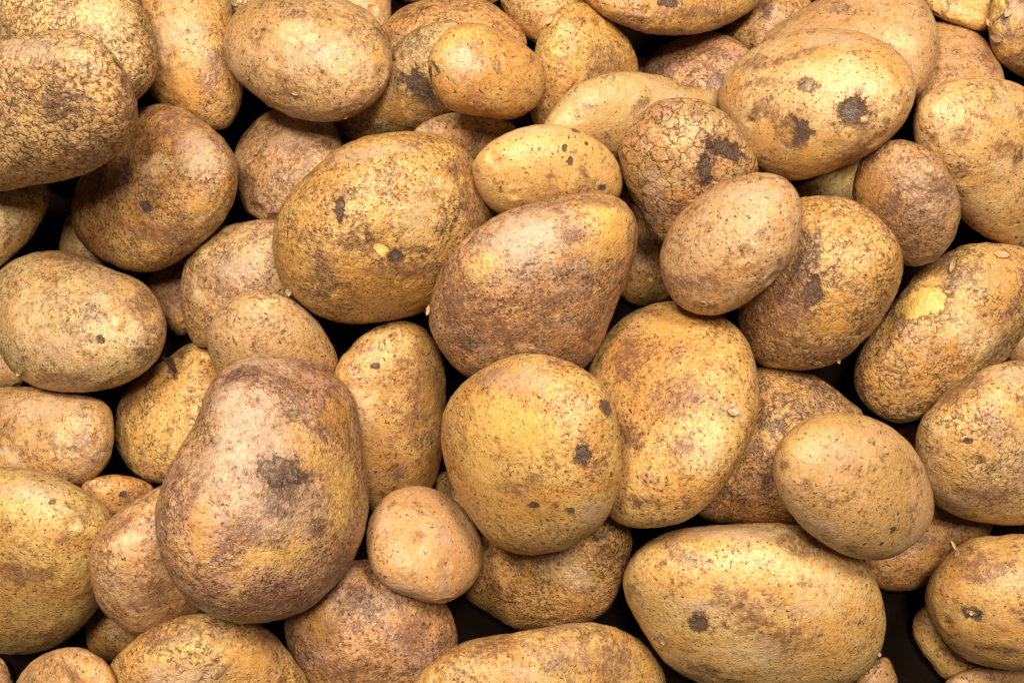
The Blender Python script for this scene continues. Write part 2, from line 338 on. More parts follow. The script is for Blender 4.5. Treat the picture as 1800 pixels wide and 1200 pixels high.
P(5, [(392,85),(400,45),(428,8),(475,-12),(560,-14),(612,2),(655,26),(677,58),(688,90),(688,124),(677,157),(648,188),(610,208),(569,214),(524,208),(482,191),(445,165),(415,137),(399,110)], 'rosy', .55,.15,.45,
  'big smooth round tan potato at the top edge with tiny scuffs',
  spots=[(540,90,50,34,0,'grey'),(664,90,8,22,.1,'amber'),(515,165,26,7,.3,'stain'),(638,162,5,5,0,'stain'),(520,60,40,20,.2,'pale')],
  bumps=[(560,140,18,-.7)], flakes=[(518,165,14,6,.3),(662,80,5,16,.2),(607,207,7,5,0)])
P(4, [(277,183),(319,190),(360,215),(391,242),(411,272),(418,311),(412,350),(394,386),(360,423),(320,455),(281,474),(242,478),(200,466),(160,442),(133,411),(125,376),(132,336),(149,296),(183,242),(225,200)], 'orange', .85,.35,.5,
  'dirty orange brown potato below the coarse netted one at upper left',
  spots=[(330,230,60,30,.7,'stain'),(350,265,34,30,.4,'grey'),(270,290,30,16,0,'pale'),(345,360,20,14,0,'amber'),(258,363,10,8,.3,'scab'),(220,300,14,26,0,'dark'),(290,412,44,16,0,'stain'),(170,320,14,36,.4,'dark'),(315,380,12,14,0,'dark'),(150,430,16,24,-.5,'stain')],  # pale patch above the centre is a painted highlight
  bumps=[(214,293,8,-1.6),(205,300,6,1.2)])
P(1, [(0,74),(40,61),(100,54),(150,58),(195,90),(225,135),(241,185),(238,226),(215,262),(170,297),(100,319),(40,328),(0,336),(-50,325),(-100,270),(-115,200),(-95,130),(-50,90)], 'pale', .6,1.0,.6,
  'coarse netted potato with a dark smudge at the upper left edge',
  spots=[(105,180,42,26,.25,'dark'),(60,90,80,20,.1,'grey'),(150,268,40,10,.15,'stain'),(137,95,12,10,0,'pale'),(15,300,14,14,0,'amber'),(225,180,14,40,0,'stain')],
  bumps=[(137,94,11,.9)])
P(11, [(101,440),(56,445),(22,458),(0,474),(-14,510),(-18,555),(-10,600),(6,632),(30,660),(66,681),(112,688),(157,688),(202,680),(240,663),(270,640),(287,610),(293,580),(287,548),(270,517),(244,492),(210,478),(176,465),(142,450)], 'olive', .45,.4,.6,
  'warty yellow potato with two pale bumps at the left edge',
  spots=[(203,563,13,11,0,'pale'),(180,525,12,9,0,'pale'),(178,596,8,5,.6,'scab'),(250,620,16,14,0,'dark'),(120,455,44,12,.1,'stain'),(100,610,50,24,0,'grey'),(110,665,50,12,0,'stain'),(45,555,34,44,0,'pale'),(245,535,20,24,0,'stain')],
  bumps=[(203,566,12,1.7),(180,524,11,1.3),(38,560,24,-.8)], flakes=[(33,655,10,14,.5)])
P(14, [(-60,850),(-20,823),(37,822),(82,831),(124,847),(161,869),(195,900),(206,945),(200,1000),(185,1045),(162,1080),(140,1105),(112,1129),(75,1144),(30,1149),(-20,1143),(-80,1100),(-112,1000),(-100,900)], 'yellow', .35,.35,.6,
  'big speckled yellow potato at the lower left edge',
  spots=[(106,947,10,8,0,'stain'),(92,882,5,5,0,'scab'),(40,1010,40,20,.2,'stain'),(150,905,16,16,0,'stain'),(60,865,50,14,.1,'grey')],
  bumps=[(87,1104,9,.9)])
P(16, [(157,985),(165,950),(184,922),(214,894),(250,871),(292,852),(345,868),(378,930),(388,1000),(372,1062),(322,1100),(270,1115),(238,1117),(199,1092),(176,1066),(161,1029)], 'pink', .6,.3,.4,
  'rosy tan potato tucked under the left side of the largest bruised potato',
  spots=[(245,1062,40,14,-.15,'stain'),(265,1035,34,12,-.1,'stain'),(225,945,26,14,-.5,'pale'),(210,925,20,10,-.7,'stain')])
P(26, [(500,1105),(508,1062),(555,1010),(620,985),(695,990),(752,1022),(786,1065),(803,1115),(797,1160),(772,1212),(700,1255),(610,1255),(548,1212),(513,1158)], 'pink', .75,.3,.75,
  'dirty pinkish potato at the bottom under the small round smooth one',
  spots=[(640,1060,34,24,.3,'dark'),(720,1110,26,30,0,'stain'),(560,1100,26,30,0,'amber'),(600,1180,40,18,0,'stain')])
P(28, [(817,1045),(825,1000),(860,930),(950,900),(1050,903),(1100,922),(1111,948),(1098,1010),(1078,1056),(1050,1086),(1000,1101),(950,1104),(905,1104),(858,1076)], 'yellow', .5,.7,.7,
  'netted yellow potato shadowed under the round speckled yellow one',
  spots=[(950,975,60,14,0,'stain'),(1000,1010,40,24,.3,'pale')])  # brown strip along the top paints shade from the potato above
P(22, [(711,563),(677,569),(640,587),(610,617),(589,650),(583,720),(598,800),(630,872),(662,902),(710,892),(752,867),(773,820),(781,750),(784,680),(776,625),(756,588),(737,572)], 'yellow', .45,.3,.55,
  'upright yellow potato with an orange streak right of the largest bruised potato',
  spots=[(740,700,22,60,0,'stain'),(755,690,14,40,0,'amber'),(710,634,12,5,0,'stain'),(660,643,6,5,0,'scab'),(700,830,14,16,0,'stain'),(760,830,14,50,0,'amber'),(640,720,20,44,-.1,'pale')])  # brown and orange bands down the right side are painted shade
P(18, [(183,1200),(191,1174),(210,1147),(240,1121),(277,1099),(319,1083),(360,1078),(410,1082),(452,1096),(487,1121),(516,1157),(541,1196),(548,1242),(500,1305),(380,1335),(260,1315),(198,1262)], 'yellow', .5,.65,.55,
  'yellow netted potato top at the bottom edge under the largest bruised potato',
  spots=[(300,1190,60,20,0,'grey'),(470,1120,20,30,-.5,'stain'),(440,1160,30,20,0,'amber'),(310,1115,50,10,-.2,'stain')])
P(19, [(26,1207),(52,1166),(82,1147),(112,1138),(142,1138),(165,1148),(190,1168),(206,1210),(180,1262),(110,1278),(48,1252)], 'tan', .5,.2,.4,
  'small tan potato top at the bottom edge near the left corner',
  spots=[(155,1180,12,16,.2,'amber'),(125,1185,20,10,.3,'stain')], bumps=[(125,1190,12,-1.2)])
P(8, [(711,232),(662,236),(622,247),(587,266),(555,293),(522,324),(497,357),(484,392),(479,431),(484,470),(500,505),(525,530),(552,551),(585,563),(620,569),(665,566),(710,558),(757,542),(805,505),(845,452),(865,402),(869,370),(857,330),(839,290),(815,261),(780,242),(745,234)], 'yellow', .65,.55,.85,
  'big speckled golden potato left of centre with dark scars and pale peeled spot',
  spots=[(598,372,8,18,0,'scab'),(600,348,8,12,0,'stain'),(620,428,36,13,.25,'stain'),(650,418,7,20,-.5,'dark'),(672,440,10,20,-.75,'flesh'),(696,453,13,11,0,'scab'),(742,438,16,6,0,'dark'),(770,325,20,14,.5,'pale'),(735,375,32,34,0,'pale'),(570,465,22,24,0,'stain'),(620,465,30,18,0,'amber'),(510,460,26,24,0,'amber'),(830,350,20,50,0,'stain'),(810,300,20,14,0,'stain'),(650,265,70,14,-.15,'grey'),(715,475,60,12,0,'stain'),(700,520,80,26,0,'amber')],  # pale patches paint highlights; grey top and amber bottom bands paint rim shading
  bumps=[(665,432,22,-1.4),(680,445,10,.8),(745,330,30,.8)], flakes=[(508,512,12,18,.2),(570,551,6,5,0),(603,547,6,5,0),(640,540,5,5,0)])
P(29, [(832,300),(837,277),(856,255),(886,236),(924,223),(961,219),(999,223),(1040,240),(1067,260),(1086,286),(1094,315),(1089,346),(1060,366),(1010,373),(950,376),(900,381),(872,373),(850,352),(836,326)], 'yellow', .1,.1,.35,
  'smooth yellow kidney potato with black pits above the pear shaped one',
  spots=[(993,259,4,6,.3,'scab'),(1003,284,5,6,0,'scab'),(1012,230,7,9,-.5,'scab'),(1030,252,4,4,0,'scab'),(1000,243,3,5,0,'scab'),(1026,300,8,8,0,'stain'),(1058,330,8,5,0,'scab'),(875,284,7,9,0,'stain'),(920,295,4,4,0,'stain'),(968,308,8,5,0,'stain'),(1035,325,26,9,-.2,'stain'),(940,230,60,7,-.1,'grey')],
  bumps=[(876,283,11,-1.6),(1020,275,26,.3)])
P(43, [(1439,49),(1401,54),(1356,69),(1319,88),(1290,114),(1270,145),(1264,170),(1267,195),(1278,224),(1296,256),(1316,283),(1338,301),(1360,311),(1390,318),(1427,312),(1472,297),(1517,277),(1555,252),(1585,222),(1603,188),(1610,157),(1604,127),(1589,101),(1562,79),(1530,63),(1487,52)], 'pale', .3,.25,.45,
  'big pale yellow potato with three black scabs at upper right',
  spots=[(1398,232,22,26,-.5,'scab'),(1500,195,24,19,.2,'scab'),(1418,147,17,12,.3,'scab'),(1390,145,8,6,0,'stain'),(1512,158,7,6,0,'stain'),(1355,235,32,28,.2,'amber'),(1350,200,24,12,.3,'stain'),(1522,226,16,18,0,'stain'),(1557,220,8,9,0,'dark'),(1325,108,26,12,-.5,'stain'),(1390,100,60,7,-.25,'stain'),(1500,272,40,14,-.4,'stain'),(1400,292,60,16,-.1,'amber'),(1470,70,60,14,.1,'grey'),(1450,130,50,26,0,'pale'),(1330,146,26,8,0,'stain'),(1450,255,46,16,-.3,'amber')],
  bumps=[(1398,232,20,-.8),(1500,195,18,-.8)])
P(39, [(1197,172),(1165,175),(1137,191),(1113,215),(1096,240),(1088,265),(1092,297),(1104,332),(1122,366),(1140,400),(1165,430),(1212,424),(1272,385),(1313,342),(1333,300),(1326,270),(1308,237),(1284,208),(1258,188),(1230,176)], 'tan', .5,1.1,.5,
  'potato with deeply cracked skin and a purplish dark stain',
  spots=[(1280,262,34,13,.3,'scab'),(1275,262,42,18,.3,'dark'),(1240,300,10,28,-.2,'scab'),(1240,300,16,34,-.2,'dark'),(1275,264,26,9,.3,'dark'),(1240,275,16,12,.4,'dark'),(1220,200,16,12,0,'stain'),(1195,365,20,14,0,'stain'),(1150,330,18,24,0,'grey')])
P(42, [(1180,530),(1140,537),(1100,556),(1072,582),(1050,615),(1033,655),(1033,720),(1043,800),(1055,872),(1074,911),(1100,923),(1135,928),(1175,924),(1212,911),(1250,881),(1280,844),(1303,806),(1322,768),(1333,728),(1335,685),(1330,644),(1318,608),(1300,580),(1270,556),(1225,537)], 'yellow', .45,.25,.8,
  'big speckled yellow potato with rosy stains right of centre',
  spots=[(1180,570,40,24,0,'amber'),(1110,620,24,30,.2,'stain'),(1200,700,44,36,-.2,'stain'),(1290,722,20,14,0,'grey'),(1285,727,10,7,0,'dark'),(1210,785,26,16,0,'stain'),(1125,885,30,12,0,'dark'),(1110,770,14,24,-.4,'stain'),(1250,790,30,40,.5,'pale'),(1090,640,10,22,-.4,'stain')],
  flakes=[(1290,722,24,16,.3)])
P(40, [(1337,304),(1300,310),(1261,324),(1225,348),(1197,374),(1175,405),(1163,435),(1159,461),(1164,488),(1175,515),(1197,539),(1224,551),(1252,554),(1280,548),(1306,537),(1336,515),(1371,482),(1395,450),(1407,408),(1410,368),(1403,341),(1386,319),(1364,307)], 'rosy', .35,.15,.5,
  'clean light brown small oval potato lying on the netted and speckled ones',
  spots=[(1235,500,50,14,.1,'stain'),(1370,480,16,30,.7,'grey'),(1320,340,50,16,0,'grey'),(1235,535,18,6,.1,'dark')],
  flakes=[(1236,534,18,9,.2)])
P(23, [(1055,339),(1015,341),(960,351),(894,370),(849,394),(808,430),(778,470),(760,512),(754,555),(760,590),(778,620),(803,648),(835,668),(905,675),(975,668),(1024,648),(1046,622),(1065,585),(1083,538),(1101,495),(1115,450),(1121,415),(1112,375),(1090,350)], 'pink', .9,.35,.75,
  'pear shaped dirty brownish potato in the middle with its yellow end up right',
  spots=[(1070,382,46,36,.3,'gold'),(1075,385,34,26,.3,'gold'),(1060,440,34,26,0,'gold'),(900,430,70,34,-.3,'grey'),(850,470,30,26,0,'gold'),(1088,400,26,40,-.1,'gold'),(1085,405,16,30,-.2,'amber'),(930,395,60,30,-.3,'grey'),(1030,490,12,8,0,'dark'),(1000,415,22,16,0,'stain'),(940,420,40,30,0,'grey'),(870,580,60,22,.3,'stain'),(800,520,26,34,.2,'stain'),(960,540,34,16,-.5,'stain'),(1060,430,26,10,0,'amber'),(1035,590,12,16,0,'dark'),(820,600,20,14,.3,'dark'),(1060,355,40,9,.1,'stain'),(1035,630,14,10,0,'stain'),(925,610,18,7,.2,'pale')],
  bumps=[(980,350,40,-.8),(930,605,20,-.8)], flakes=[(752,545,6,20,.2),(931,609,18,8,.3)])
P(27, [(720,1207),(745,1177),(775,1151),(812,1130),(850,1119),(894,1113),(950,1103),(1006,1094),(1055,1096),(1096,1108),(1130,1130),(1155,1160),(1171,1200),(1165,1252),(1100,1305),(950,1335),(800,1325),(728,1272)], 'yellow', .55,.35,.5,
  'wide yellow brown potato back at the bottom edge centre',
  spots=[(1025,1120,12,16,-.3,'stain'),(1080,1160,36,30,0,'stain'),(910,1185,40,14,.2,'grey'),(860,1140,40,12,-.1,'stain'),(980,1165,26,18,.2,'stain')])
P(60, [(1349,918),(1300,921),(1250,924),(1205,928),(1167,937),(1137,954),(1111,979),(1096,1008),(1096,1037),(1107,1068),(1126,1100),(1145,1132),(1170,1163),(1210,1191),(1270,1214),(1350,1228),(1430,1224),(1500,1199),(1530,1173),(1548,1145),(1556,1110),(1557,1078),(1549,1045),(1536,1013),(1515,983),(1480,955),(1435,935),(1390,922)], 'pale', .3,.3,.5,
  'big oblong yellow potato with a dark pitted bruise at lower right',
  spots=[(1230,1092,13,20,0,'scab'),(1230,1065,30,14,0,'grey'),(1205,980,30,11,.2,'stain'),(1115,1035,9,16,0,'dark'),(1185,1135,34,16,.5,'amber'),(1150,1060,12,14,0,'amber'),(1240,1175,36,12,.25,'stain'),(1280,1050,30,18,.2,'stain'),(1320,1085,26,26,0,'stain'),(1370,1130,50,34,0,'stain'),(1160,1120,12,10,.4,'grey'),(1280,935,100,9,0,'grey'),(1410,960,40,14,.3,'stain'),(1310,1150,50,30,0,'pale'),(1440,1040,50,40,0,'pale')],
  bumps=[(1230,1090,14,-1.2),(1435,968,6,1.0),(1405,958,6,.8)], flakes=[(1164,1122,16,24,-.4),(1435,966,9,8,0),(1360,933,6,5,0),(1546,1150,6,8,0)])
P(55, [(1800,634),(1761,638),(1724,651),(1686,676),(1649,704),(1624,730),(1611,760),(1609,800),(1617,838),(1636,873),(1660,896),(1697,911),(1745,920),(1800,922),(1862,900),(1912,850),(1922,770),(1900,690),(1852,645)], 'pale', .4,.6,.6,
  'rounded netted yellow potato at the right edge below the yellow-patched one',
  spots=[(1700,690,13,8,-.2,'flesh'),(1727,733,9,9,0,'stain'),(1705,774,8,5,0,'scab'),(1670,830,24,20,.3,'amber'),(1745,870,50,14,.2,'stain'),(1690,680,44,16,-.5,'stain'),(1775,660,34,12,.2,'grey'),(1650,760,10,10,0,'pale')],
  bumps=[(1652,761,10,.8),(1780,672,26,-1.0)])
P(57, [(1465,724),(1427,732),(1397,749),(1375,771),(1362,797),(1358,831),(1361,850),(1371,875),(1394,907),(1424,937),(1461,962),(1502,979),(1540,984),(1575,977),(1607,956),(1630,930),(1642,897),(1640,870),(1630,836),(1615,802),(1596,776),(1570,754),(1540,737),(1505,727)], 'rosy', .3,.1,.35,
  'clean smooth light oval potato with few freckles at lower right',
  spots=[(1485,800,18,16,0,'grey'),(1418,853,9,10,0,'stain'),(1378,820,9,9,0,'stain'),(1608,822,7,12,0,'stain'),(1570,932,6,5,.3,'scab'),(1549,956,4,4,0,'scab'),(1452,786,4,4,0,'stain'),(1579,903,3,4,0,'scab'),(1519,956,3,4,0,'scab'),(1440,925,36,12,.5,'grey'),(1600,950,30,14,-.6,'grey')],
  bumps=[(1535,800,16,.4)])
P(63, [(1800,938),(1752,942),(1710,946),(1680,963),(1652,992),(1633,1020),(1626,1048),(1631,1075),(1647,1107),(1672,1140),(1705,1161),(1745,1173),(1800,1178),(1860,1165),(1912,1120),(1922,1050),(1895,970),(1850,942)], 'yellow', .4,.2,.4,
  'yellow potato with a dark-ringed white eye at the lower right edge',
  spots=[(1708,1078,14,11,0,'scab'),(1708,1077,6,6,0,'pale'),(1730,1000,44,26,0,'stain'),(1780,1075,8,8,0,'stain'),(1755,1140,40,8,.1,'dark'),(1750,1115,50,18,0,'amber')],
  bumps=[(1708,1078,13,-1.5),(1708,1077,5,1.6)], flakes=[(1677,959,5,22,-.5),(1682,972,9,14,.3),(1708,1077,8,9,.6)])
P(17, [(442,621),(412,632),(379,659),(360,696),(345,737),(320,782),(296,822),(278,870),(271,911),(277,955),(292,1003),(315,1039),(349,1069),(386,1086),(431,1094),(470,1092),(512,1082),(550,1064),(587,1028),(617,990),(635,952),(646,907),(648,868),(641,806),(633,752),(628,718),(609,678),(587,658),(561,642),(531,632),(494,625),(465,621)], 'pink', .95,.4,.75,
  'largest potato, bruised and dirty with a grey purple smudge, left of centre',
  spots=[(495,828,32,20,.2,'scab'),(490,830,44,32,.2,'dark'),(485,825,26,14,.2,'dark'),(440,740,50,60,.2,'grey'),(520,890,50,40,0,'grey'),(380,840,50,60,0,'grey'),(500,850,24,40,.3,'dark'),(470,640,60,16,.1,'grey'),(440,655,30,14,0,'dark'),(575,745,26,30,.1,'dark'),(520,770,22,26,0,'amber'),(590,730,22,30,0,'amber'),(405,665,10,22,.7,'dark'),(510,725,14,16,0,'dark'),(565,925,16,12,0,'dark'),(548,915,8,5,0,'dark'),(350,850,14,40,.3,'stain'),(380,775,10,10,0,'dark'),(430,730,50,40,0,'grey'),(470,900,50,40,0,'grey'),(600,1000,26,40,.5,'stain'),(440,1060,100,14,0,'stain'),(600,860,20,70,0,'gold'),(545,800,30,24,0,'gold'),(480,980,50,24,0,'gold'),(455,790,70,60,0,'grey'),(505,855,30,44,.3,'dark'),(400,700,30,26,0,'grey'),(425,930,24,20,0,'stain'),(355,940,16,60,0,'amber')],
  bumps=[(405,668,13,-1.6),(500,850,30,-1.0),(395,690,16,.9),(430,1060,40,.6),(540,920,26,-.6)])
P(25, [(726,854),(692,862),(667,881),(652,907),(644,938),(646,975),(659,1011),(685,1035),(722,1050),(760,1059),(790,1056),(820,1038),(842,1009),(849,979),(844,945),(827,912),(805,885),(777,865),(752,856)], 'rosy', .2,.1,.3,
  'small round clean potato with a dimpled centre below centre',
  spots=[(740,935,8,8,0,'stain'),(748,965,7,16,.1,'pale'),(780,945,20,20,0,'grey'),(715,1035,40,9,.25,'grey'),(670,920,14,20,0,'grey')],
  bumps=[(740,935,16,-1.4),(745,963,9,.7),(778,905,30,.4)], flakes=[(748,966,8,17,.1)])
P(24, [(931,622),(894,627),(856,644),(822,666),(797,692),(781,722),(776,752),(777,782),(784,820),(798,859),(820,896),(848,936),(882,964),(920,975),(961,973),(995,963),(1029,945),(1059,919),(1077,889),(1089,855),(1092,822),(1091,776),(1084,728),(1069,689),(1047,664),(1019,645),(987,631),(961,624)], 'yellow', .25,.3,.95,
  'round bright yellow densely speckled potato at the centre',
  spots=[(1022,797,12,14,-.4,'scab'),(1024,765,6,10,0,'stain'),(937,845,18,12,0,'stain'),(925,885,70,34,0,'amber'),(938,888,8,6,0,'scab'),(1003,897,8,6,.2,'scab'),(975,888,7,6,0,'dark'),(860,660,34,10,-.4,'stain'),(1065,715,9,14,-.3,'scab'),(1036,717,6,5,0,'dark'),(905,670,60,24,0,'grey'),(870,730,60,34,0,'gold'),(1040,905,26,26,.5,'grey'),(900,860,40,10,0,'stain'),(840,810,34,60,0,'gold'),(920,760,60,40,0,'gold')],  # stain and grey bands along the top rim paint its shading
  bumps=[(960,925,34,-.8),(905,680,30,-.4)])

# ---------------------------------------------------------------- shape of one potato
NTH = 192; NPH = 96
def closed_curve(pts, n=24):
    p = np.array(pts, float); m = len(p); out = []
    for i in range(m):
        p0, p1, p2, p3 = p[i-1], p[i], p[(i+1) % m], p[(i+2) % m]
        t = np.linspace(0, 1, n, endpoint=False)[:, None]
        out.append(0.5*((2*p1)+(-p0+p2)*t+(2*p0-5*p1+4*p2-p3)*t*t+(-p0+3*p1-3*p2+p3)*t**3))
    return np.vstack(out)
def shape(e):
    c = closed_curve(e['pts'])
    x, y = c[:, 0], c[:, 1]; x2, y2 = np.roll(x, -1), np.roll(y, -1)
    cr = x*y2 - x2*y; A = cr.sum()/2
    cx = ((x+x2)*cr).sum()/(6*A); cy = ((y+y2)*cr).sum()/(6*A)
    X, Y, X2, Y2 = x-cx, y-cy, x2-cx, y2-cy; cr = X*Y2-X2*Y
    Ixx = ((X*X+X*X2+X2*X2)*cr).sum()/(12*A); Iyy = ((Y*Y+Y*Y2+Y2*Y2)*cr).sum()/(12*A)
    Ixy = ((X*Y2+2*X*Y+2*X2*Y2+X2*Y)*cr).sum()/(24*A)
    lam = np.linalg.eigvalsh([[Ixx, Ixy], [Ixy, Iyy]])
    th = np.arctan2(Y, X); r = np.hypot(X, Y)
    o = np.argsort(th); th, r = th[o], r[o]
    g = np.linspace(-np.pi, np.pi, 512, endpoint=False)
    rr = np.interp(g, np.r_[th-2*np.pi, th, th+2*np.pi], np.r_[r, r, r])
    F = np.fft.rfft(rr); kk = np.arange(len(F)); F *= np.exp(-(kk/16.0)**4)
    rr = np.fft.irfft(F, 512)
    e.update(cx=cx, cy=cy, g=g, rr=rr, minor=2*math.sqrt(lam[0]), major=2*math.sqrt(lam[1]))
    e['h'] = 0.86*e['minor'] + 0.06*e['major']
def r_of(e, th): return np.interp((th+np.pi) % (2*np.pi)-np.pi, np.r_[e['g'], np.pi], np.r_[e['rr'], e['rr'][0]])
for n, e in enumerate(D): shape(e); e['i'] = n

# a lower layer of potatoes that carries the heap: almost wholly covered, dim where it shows
DEEP = [10, 69, 21, 20, 71, 70, 72, 59, 12, 56, 64, 65, 61, 62, 53, '45b', 34, 35]
def lower_layer():
    qx, qy = np.meshgrid(np.arange(-150, 1951, 6), np.arange(-150, 1351, 6))
    def cover(e):
        X = qx-e['cx']; Y = qy-e['cy']
        return np.hypot(X, Y) < r_of(e, np.arctan2(Y, X))
    top = np.zeros(qx.shape, bool); used = np.zeros(qx.shape, bool)
    for e in D:
        if e['key'] in DEEP: used |= cover(e)
        else: top |= cover(e)
    r = random.Random(11); out = []
    for _ in range(1500):
        cx, cy = r.uniform(-60, 1860), r.uniform(-60, 1260); a0 = r.uniform(0, 3.14)
        ra = r.uniform(72, 118); rb = ra*r.uniform(.68, .88)
        pts = []
        for k in range(12):
            a = k*math.pi/6; u, v = ra*math.cos(a)*(1+r.uniform(-.05, .05)), rb*math.sin(a)*(1+r.uniform(-.05, .05))
            pts.append((cx+u*math.cos(a0)-v*math.sin(a0), cy+u*math.sin(a0)+v*math.cos(a0)))
        e = dict(key='f%d' % len(out), pts=pts, tone=r.choice(['orange', 'tan', 'yellow']), dirt=.6, crack=.2, speck=.4,
                 label='potato of the bottom layer, buried under the others', spots=(), bumps=(), flakes=(), low=True)
        shape(e); c = cover(e); n = c.sum(); e['i'] = 200+len(out)
        if (c & ~top).sum() > 0 or (c & used).sum() > 0.06*n: continue
        own = [o for o in D if o['key'] not in DEEP and not o.get('below') and math.hypot(o['cx']-cx, o['cy']-cy) < o['minor']+30]
        if not own: continue                # at most one under each potato, and named after it
        o = min(own, key=lambda o: math.hypot(o['cx']-cx, o['cy']-cy)); o['below'] = True
        words = ('potato buried right beneath the '+o['label']).split()[:16]
        while words[-1] in ('a', 'an', 'the', 'of', 'at', 'in', 'on', 'and', 'with', 'under', 'below', 'above', 'behind', 'between',
                            'left', 'right', 'its', 'two', 'near', 'from', 'to', 'upper', 'lower', 'deeply', 'densely'): words.pop()
        e['label'] = ' '.join(words)
        used |= c; out.append(e)
    return out
FILL = lower_layer()
D = [e for e in D if e['key'] in DEEP] + FILL + [e for e in D if e['key'] not in DEEP]

# ---------------------------------------------------------------- lower each potato onto the pile
STEP = 4
gx, gy = np.meshgrid(np.arange(-200, 2004, STEP), np.arange(-200, 1404, STEP))
T = np.full(gx.shape, CAM_H)
TOL = 0.0026
slopes = [(a*0.12, b*0.12) for a in range(-4, 5) for b in range(-4, 5)]
for e in D:
    X = gx-e['cx']; Y = gy-e['cy']
    rho = np.hypot(X, Y)/r_of(e, np.arctan2(Y, X)); ins = rho < 0.995
    Xi, Yi, Ti = X[ins], Y[ins], T[ins]
    dome = e['h']*np.sqrt(np.clip(1-rho[ins]**2, 0, 1))
    best = None
    for (a, b) in slopes:
        w = -dome + a*Xi + b*Yi
        d = ((Ti+TOL)/(1-K*w)).min() if len(Ti) else CAM_H
        sc = d - 0.010*(a*a+b*b)
        if best is None or sc > best[0]: best = (sc, d, a, b)
    _, d, a, b = best
    e['d'], e['sa'], e['sb'] = d, a, b
    top = d*(1-K*(dome + a*Xi + b*Yi))
    T[ins] = np.minimum(T[ins], top)
print('heights', len(FILL), {e['key']: round(CAM_H-e['d'], 3) for e in D})

# ---------------------------------------------------------------- numpy lattice noise for the lumps
def vnoise(p, seed):
    r = np.random.RandomState(seed); tab = r.uniform(-1, 1, 4096)
    i = np.floor(p).astype(int); f = p-i; f = f*f*(3-2*f); out = 0
    for dx in (0, 1):
        for dy in (0, 1):
            for dz in (0, 1):
                hsh = ((i[..., 0]+dx)*73856093 ^ (i[..., 1]+dy)*19349663 ^ (i[..., 2]+dz)*83492791) & 4095
                w = (f[..., 0] if dx else 1-f[..., 0])*(f[..., 1] if dy else 1-f[..., 1])*(f[..., 2] if dz else 1-f[..., 2])
                out = out+tab[hsh]*w
    return out

def place(e, u, v, w):                      # pixel offsets + height towards the viewer -> world point
    d = e['d']*(1-K*w)
    return np.stack([(e['cx']+u-900)*K*d, -(e['cy']+v-600)*K*d, CAM_H-d], -1)
def surf(e, px, py, lift=0.0):
    u, v = px-e['cx'], py-e['cy']
    rho = min(np.hypot(u, v)/r_of(e, math.atan2(v, u)), 0.985)
    return place(e, u, v, e['h']*math.sqrt(1-rho**2)+e['sa']*u+e['sb']*v+lift)

def link(ob, parent=None):
    S.collection.objects.link(ob)
    if parent: ob.parent = parent

def mesh_obj(name, verts, faces, mat, parent=None, smooth=True):
    me = bpy.data.meshes.new(name); me.from_pydata([tuple(map(float, q)) for q in verts], [], faces)
    me.materials.append(mat)
    if smooth: me.polygons.foreach_set('use_smooth', [True]*len(me.polygons))
    me.update(); ob = bpy.data.objects.new(name, me); link(ob, parent); return ob

FACES = []
for jj in range(NPH-1):
    for ii in range(NTH):
        i2 = (ii+1) % NTH
        FACES.append((1+jj*NTH+ii, 1+jj*NTH+i2, 1+(jj+1)*NTH+i2, 1+(jj+1)*NTH+ii))
LAST = 1+NPH*NTH
for ii in range(NTH):
    FACES.append((0, 1+(ii+1) % NTH, 1+ii))
    FACES.append((LAST, 1+(NPH-1)*NTH+ii, 1+(NPH-1)*NTH+(ii+1) % NTH))

def flake_mat():
    m = bpy.data.materials.new('dry_skin'); m.use_nodes = True; t = NT(m); p = t.n['Principled BSDF']
    tc = t.n.new('ShaderNodeTexCoord')
    n = t.noise(tc.outputs['Object'], 500, 4, 0.7).outputs[0]
    t.l.new(t.mix(t.step(n, 0.35, 0.65), (0.50, 0.36, 0.21), (0.33, 0.20, 0.10)), p.inputs['Base Color'])
    p.inputs['Roughness'].default_value = 0.55
    b = t.n.new('ShaderNodeBump'); b.inputs['Distance'].default_value = 0.0006
    t.l.new(n, b.inputs['Height']); t.l.new(b.outputs[0], p.inputs['Normal'])
    return m
FLAKE = flake_mat()
DRIED = FLAKE.copy(); DRIED.name = 'dried_skin'
for nd in DRIED.node_tree.nodes:
    if nd.type == 'MIX': nd.inputs[6].default_value = (0.12, 0.065, 0.04, 1); nd.inputs[7].default_value = (0.045, 0.025, 0.016, 1)

